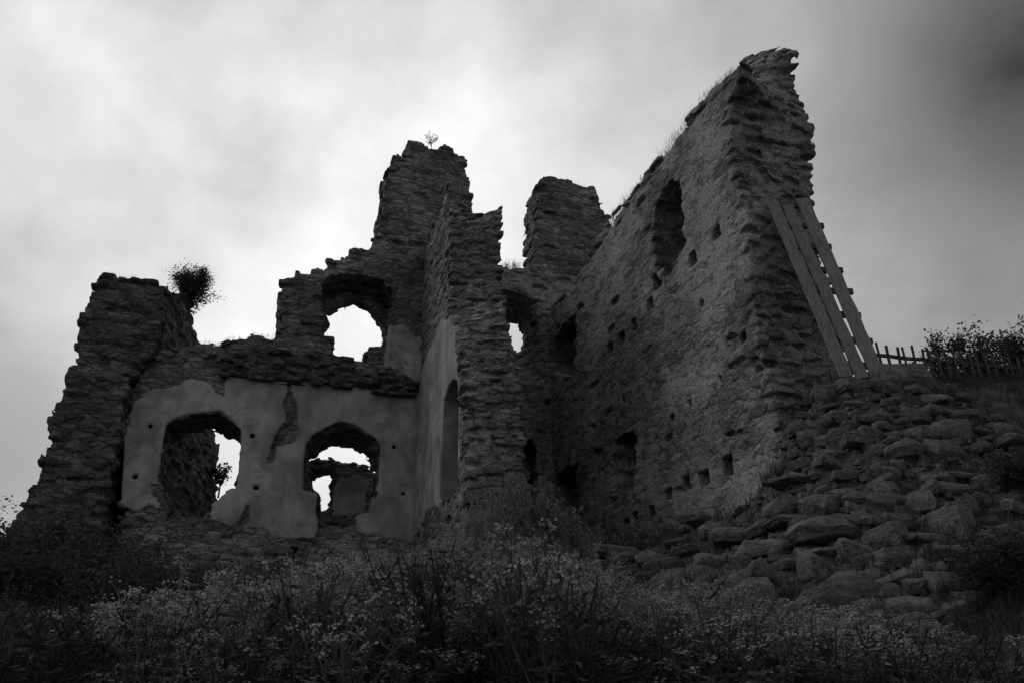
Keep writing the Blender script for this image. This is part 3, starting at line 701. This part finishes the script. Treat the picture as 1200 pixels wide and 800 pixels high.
def shrub(name, label, cat, base, height, width, nleaf, leafsize, mat=None, group=None, trunk=.03, first=.35, nlimb=9, wood='stem', crown='foliage', spread=.13, lean=(0, 0)):
    root = empty(name, tuple(base)); tag(root, label, cat, group); W, Lf = Acc(), Acc(); base = np.array(base, float)
    tips = []
    for i in range(nlimb):
        ang = i * 2.4 + random.uniform(-.5, .5); rr = width / 2 * math.sqrt(random.uniform(.05, 1)); top = height * (1 - .45 * (rr / (width / 2)) ** 2) * random.uniform(.8, 1.02)
        end = base + np.array([math.cos(ang) * rr + lean[0] * top, math.sin(ang) * rr + lean[1] * top, top])
        st = base + np.array([0, 0, height * first * random.uniform(0, .7)]) if first > .3 and nlimb > 3 else base
        pts = [st + (end - st) * t + np.array([random.uniform(-1, 1), random.uniform(-1, 1), 0]) * .05 * height * math.sin(3.14 * t) for t in np.linspace(0, 1, 6)]
        W.add(*tube(pts, trunk * .55, trunk * .12, 4))
        for t in (.5, .65, .8, .92, 1.0):
            c = st + (end - st) * t
            for _ in range(2):
                q = c + np.array([random.gauss(0, 1), random.gauss(0, 1), random.gauss(0, .7)]) * width * spread
                W.add(*tube([c, (c + q) / 2 + np.array([0, 0, .02]), q], trunk * .14, trunk * .06, 3)); tips.append((c, q))
    W.add(*tube([base + np.array([0, 0, -.3]), base + np.array([0.02, 0, height * first * .8])], trunk, trunk * .7, 7))
    per = max(3, nleaf // len(tips))
    for c, q in tips:
        t = RNG.uniform(.2, 1.15, per)[:, None]
        P = c + (q - c) * t + RNG.normal(size=(per, 3)) * width * spread * .38
        Lf.add(*leaf_quads(P, leafsize, .2, .6))
    link(wood, W.mesh(wood), M_BARK, root); link(crown, Lf.mesh(crown), mat or M_LEAF, root)
    return root
def on(pl, px, py, v): u, z = pl.uz(px, py, v); return pl.world(u, v, z)
shrub('bush', 'round leafy bush growing out of the top of the broken tower', 'bush', on(A, 220, 366, 2.2), 1.55, 1.3, 8000, .055, trunk=.04, nlimb=30, first=.31, spread=.12)
shrub('bush', 'small dark bush clinging to the rear masonry seen inside the first arched window', 'bush', on(A, 257, 572, 5.2), .9, .6, 900, .07, trunk=.03, nlimb=8)
shrub('sapling', 'tiny twiggy sapling on the very top of the tallest facade peak', 'sapling', on(A, 505, 172, .3), .55, .5, 120, .045, trunk=.012, nlimb=7, spread=.1)
shrub('sapling', 'spindly sapling on the sill of the big round opening', 'sapling', on(A, 427, 424, 1.0), .35, .2, 40, .04, trunk=.01, nlimb=4, spread=.1)
for px, py, dist, w, n, lb in ((1110, 366, 21, 1.8, 7000, 'small tree with sparse rounded leaf clumps rising first behind the fence'),
                         (1156, 364, 22, 2.1, 8000, 'taller sparse tree in the middle behind the far end of the fence'),
                         (1203, 380, 20.5, 2.6, 12000, 'dense low tree at the frame edge behind the fence')):
    d = at(px, py, dist); gz = float(ground_z(d.x, d.y)[0])
    shrub('small_tree', lb, 'tree', (d.x, d.y, gz), d.z - gz, w, n, .085, group='small trees behind the picket fence', trunk=.09, first=.6, nlimb=12, wood='trunk', crown='crown', spread=.155)
for px, py, dist, hgt, w in ((60, 712, 15.5, .7, 2.0), (150, 722, 15, .5, 1.6), (245, 725, 16, .4, 1.4), (-5, 700, 15, 1.1, 2.0), (110, 695, 17, .8, 2.2)):
    p = hit_ground(px, py)
    shrub('bush', 'dark spreading bush at the foot of the broken tower', 'bush', p, hgt, w, 4200, .06, group='dark bushes below the broken tower', trunk=.03, nlimb=24, first=.31, spread=.13)
for px, py, hgt, w in ((1208, 580, .6, 1.1), (1203, 710, .8, 1.2)):
    p = hit_ground(px, py)
    if p is not None: shrub('bush', 'dark low bush growing over the shaded end of the bank', 'bush', p, hgt, w, 3800, .05, group='dark bushes on the shaded end of the bank', trunk=.02, nlimb=22, first=.31, spread=.13)

# weeds: one plant = stems + leaves (material 0) and flower heads (material 1)
def weed_template(sd, h, nst, fl=1.0):
    rs = np.random.RandomState(sd); a, b = Acc(), Acc()
    for i in range(nst):
        ang = rs.uniform(0, 6.28); le = rs.uniform(.05, .32) * h; hh = h * rs.uniform(.65, 1)
        e = np.array([math.cos(ang) * le, math.sin(ang) * le, hh])
        pts = [e * np.array([t ** 1.5, t ** 1.5, t]) for t in (0, .35, .7, 1)]
        a.add(*tube(pts, .006, .003, 3))
        t = rs.uniform(.08, .95, 13); P = np.stack([e[0] * t ** 1.5, e[1] * t ** 1.5, e[2] * t], 1)
        a.add(*leaf_quads(P, .078 * (1.25 - .6 * t.mean()), .35, .28))
        nf = int(16 * fl)
        if nf:
            for q in range(4):
                hd = e + rs.normal(size=3) * np.array([.045, .045, .05]) - np.array([0, 0, .04 * q * .5])
                a.add(*tube([e - np.array([0, 0, .09 + .03 * q]), (hd + e) / 2 - np.array([0, 0, .04]), hd], .003, .0015, 3))
                b.add(*leaf_quads(hd + rs.normal(size=(max(3, nf // 2), 3)) * np.array([.015, .015, .012]), .016, .7, .9))
            for k in range(2):
                q = pts[2] + (rs.normal(size=3) * np.array([.09, .09, .03]) + np.array([0, 0, .1 * h + .05]))
                a.add(*tube([pts[2], (pts[2] + q) / 2, q], .004, .002, 3)); b.add(*leaf_quads(q + rs.normal(size=(8, 3)) * .014, .015, .7, .9))
    return (np.concatenate(a.V), np.concatenate(a.F)), (np.concatenate(b.V), np.concatenate(b.F)) if b.V else (np.zeros((0, 3)), np.zeros((0, 4), int))
WT = [weed_template(i, 1.0, 4 + i % 3, 1.0) for i in range(8)] + [weed_template(20 + i, 1.0, 5, .0) for i in range(5)]
def weeds_mesh(name, spots):
    V, Fq, M = [], [], []; off = 0
    for (p, h, t) in spots:
        c, s = math.cos(h * 97), math.sin(h * 97)
        for mi in (0, 1):
            v, f = WT[t][mi]
            if not len(v): continue
            w = np.empty_like(v); w[:, 0] = (v[:, 0] * c - v[:, 1] * s); w[:, 1] = (v[:, 0] * s + v[:, 1] * c); w[:, 2] = v[:, 2] * h
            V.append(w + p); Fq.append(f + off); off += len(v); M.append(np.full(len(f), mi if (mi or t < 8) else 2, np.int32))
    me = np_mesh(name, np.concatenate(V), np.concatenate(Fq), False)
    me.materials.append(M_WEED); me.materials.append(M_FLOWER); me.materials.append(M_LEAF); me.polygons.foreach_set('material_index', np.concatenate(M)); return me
xs = RNG.uniform(-11, 7, 16000); ys = 3.4 + 13 * RNG.uniform(0, 1, 16000) ** 1.0
keep = np.abs(xs) < ys * .68 + .6
xs, ys = xs[keep], ys[keep]; zs = ground_z(xs, ys); PP = np.stack([xs, ys, 0 * xs], 1)
dens = vnoise(PP, .7, 301) + .5; hn = vnoise(PP, .45, 302) + .5
spots = []
for x, y, z, dn, hv in zip(xs, ys, zs, dens, hn):
    cx, cy, cz = np.array([x, y, z]) @ CR, np.array([x, y, z]) @ CU, np.array([x, y, z]) @ FW
    px, py = 600 + 1000 * cx / cz, 400 - 1000 * cy / cz
    LIM = np.interp(px, [0, 150, 260, 330, 400, 480, 540, 600, 650, 690, 720, 850, 900, 1200], [735, 722, 706, 694, 672, 664, 650, 640, 645, 685, 702, 706, 728, 772])
    if random.random() > (.05 + .7 * dn ** 1.3 if y > 7 else .85): continue
    if px > 1120 and random.random() < .6: continue
    if y > 13 and random.random() < .5: continue
    hgt = (.35 + 1.0 * hv) * random.uniform(.55, 1.5)
    if px > 780: hgt *= .75
    tz = z + hgt * .95; cz2 = np.array([x, y, tz]) @ FW; pt = 400 - 1000 * (np.array([x, y, tz]) @ CU) / cz2
    lim = LIM + random.gauss(0, 13) - 4
    if pt < lim:
        hgt *= max(0, 1 - (lim - pt) / max(1e-6, (py - pt)))
        if hgt < .22: continue
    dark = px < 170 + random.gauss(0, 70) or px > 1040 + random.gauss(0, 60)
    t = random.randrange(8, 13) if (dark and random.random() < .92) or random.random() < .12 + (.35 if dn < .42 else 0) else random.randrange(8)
    spots.append((np.array([x, y, z - .03]), hgt, t))
print('weeds', len(spots))
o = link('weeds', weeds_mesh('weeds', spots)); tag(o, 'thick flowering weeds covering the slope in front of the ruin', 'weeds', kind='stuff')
for name, px, py, n, wd, h0, lb in (('weed_clump', 606, 712, 270, .85, 1.8, 'tall rounded clump of pale flowering weeds in front of the pier wall'),
                              ('weed_clump', 425, 722, 60, .6, .85, 'narrower clump of flowering weeds before the plastered wall corner')):
    c = hit_ground(px, py); sp = []
    for k in range(n):
        r = wd * math.sqrt(random.random()); a_ = random.uniform(0, 6.28); x, y = c[0] + r * math.cos(a_), c[1] + r * math.sin(a_) * .8
        sp.append((np.array([x, y, float(ground_z(x, y)[0]) - .03]), h0 * (1 - .4 * (r / wd) ** 2) * random.uniform(.45, 1.05), random.randrange(8)))
    o = link(name, weeds_mesh(name, sp)); tag(o, lb, 'weed clump')
# grass blades
def blades(P, h, width=.008, lean=.35, seg=2):
    n = len(P); a = RNG.uniform(0, 6.28, n); d = np.stack([np.cos(a), np.sin(a), 0 * a], 1); s = np.stack([-np.sin(a), np.cos(a), 0 * a], 1)
    hh = (h * RNG.uniform(.5, 1.3, n))[:, None]; le = (lean * RNG.uniform(.1, 1.3, n))[:, None]; up = np.array([0, 0, 1.0])
    m = P + up * hh * .6 + d * hh * le * .4; t = P + up * hh * (1 - .2 * le) + d * hh * le * 1.2; w = width * RNG.uniform(.6, 1.3, n)[:, None] / 2
    V = np.stack([P - s * w, P + s * w, m + s * w * .7, m - s * w * .7, t + s * w * .15, t - s * w * .15], 1).reshape(-1, 3)
    b = np.arange(n)[:, None] * 6
    return V, np.concatenate([b + np.array([0, 1, 2, 3]), b + np.array([3, 2, 4, 5])])
acc = Acc()
def ridge(pl, pts, v0, v1, n, h, sink=.02):
    for (a, b) in zip(pts, pts[1:]):
        (u1_, z1_), (u2_, z2_) = pl.uz(*a, v0), pl.uz(*b, v0)
        k = int(n * math.hypot(u2_ - u1_, z2_ - z1_)); t = RNG.uniform(0, 1, k); v = RNG.uniform(v0, v1, k)
        cl_ = RNG.uniform(0, 1, k) ** 2; t = np.clip(t + .0 * cl_, 0, 1)
        Pw = np.array([pl.world(u1_ + (u2_ - u1_) * tt, vv, z1_ + (z2_ - z1_) * tt - sink) for tt, vv in zip(t, v)]) if k else np.zeros((0, 3))
        if k: Pw[:, 2] += RNG.normal(size=k) * .03; Pw[:, 0] += RNG.normal(size=k) * .04; acc.add(*blades(Pw, h))
ridge(C, [(672, 337), (690, 303), (714, 260), (774, 185), (806, 141), (827, 115), (843, 99), (861, 84)], .0, .5, 600, .17, -.03)
ridge(A, [(234, 401), (258, 403), (272, 396), (286, 396), (300, 391), (321, 395)], .0, .8, 330, .12)
ridge(A, [(590, 311), (612, 311)], .0, .8, 600, .26)
ridge(A, [(130, 318), (165, 327), (190, 331)], -.4, .8, 200, .10)
ridge(A, [(476, 166), (504, 168), (534, 176)], .1, 1.0, 50, .14)
ridge(A, [(650, 206), (665, 208), (685, 214)], .2, 1.0, 40, .14)
o = link('wall_grass', acc.mesh('wall_grass'), M_GRASS); tag(o, 'dry grass fringing the tops of the broken walls', 'grass', kind='stuff')
acc = Acc()
def ground_grass(x0, x1, y0, y1, n, h, cond=lambda px, py: True):
    x = RNG.uniform(x0, x1, n); y = RNG.uniform(y0, y1, n); z = ground_z(x, y); P = np.stack([x, y, z], 1)
    cx, cy, cz = P @ CR, P @ CU, P @ FW; px, py = 600 + 1000 * cx / cz, 400 - 1000 * cy / cz
    k = np.array([(-40 < a < 1240) and cond(a, b) for a, b in zip(px, py)]); k &= (vnoise(P, 2.2, 401) + RNG.uniform(-.3, .3, n)) > -.1
    acc.add(*blades(P[k] - np.array([0, 0, .03]), h, .013, .5))
ground_grass(-13, 7, 3.5, 21, 42000, .30)
ground_grass(4, 12, 8, 19, 42000, .24, lambda a, b: a > 1060 + max(0, b - 600) * .2)
o = link('grass', acc.mesh('grass'), M_LEAF); tag(o, 'dark grass growing on the slope and over the shaded bank', 'grass', kind='stuff')
# single plants by the stones
def tuft(name, label, cat, px, py, n, h, mat=None, spread=.14):
    c = hit_ground(px, py); a = Acc(); P = c + RNG.normal(size=(n, 3)) * np.array([spread, spread, 0]); P[:, 2] = ground_z(P[:, 0], P[:, 1]) - .03
    a.add(*blades(P, h, .014, .6)); o = link(name, a.mesh(name), mat or M_GRASS); tag(o, label, cat)
tuft('grass_tuft', 'long arching grass stalks in the dark corner left of the pale slab', 'grass tuft', 685, 672, 26, 1.1)
c = hit_ground(709, 708); a = Acc(); st = empty('seed_stalk', tuple(c)); tag(st, 'dead dark stalk with a round seed head before the pale slab', 'seed stalk')
top = c + np.array([.0, 0, .62]); a.add(*tube([c - np.array([0, 0, .1]), (c + top) / 2 + np.array([.01, 0, 0]), top], .009, .006, 5)); link('stem', a.mesh('stem'), M_BARK, st)
a = Acc(); a.add(*leaf_quads(top + RNG.normal(size=(170, 3)) * .03, .05, .3, .7)); link('seed_head', a.mesh('seed_head'), M_BARK, st)
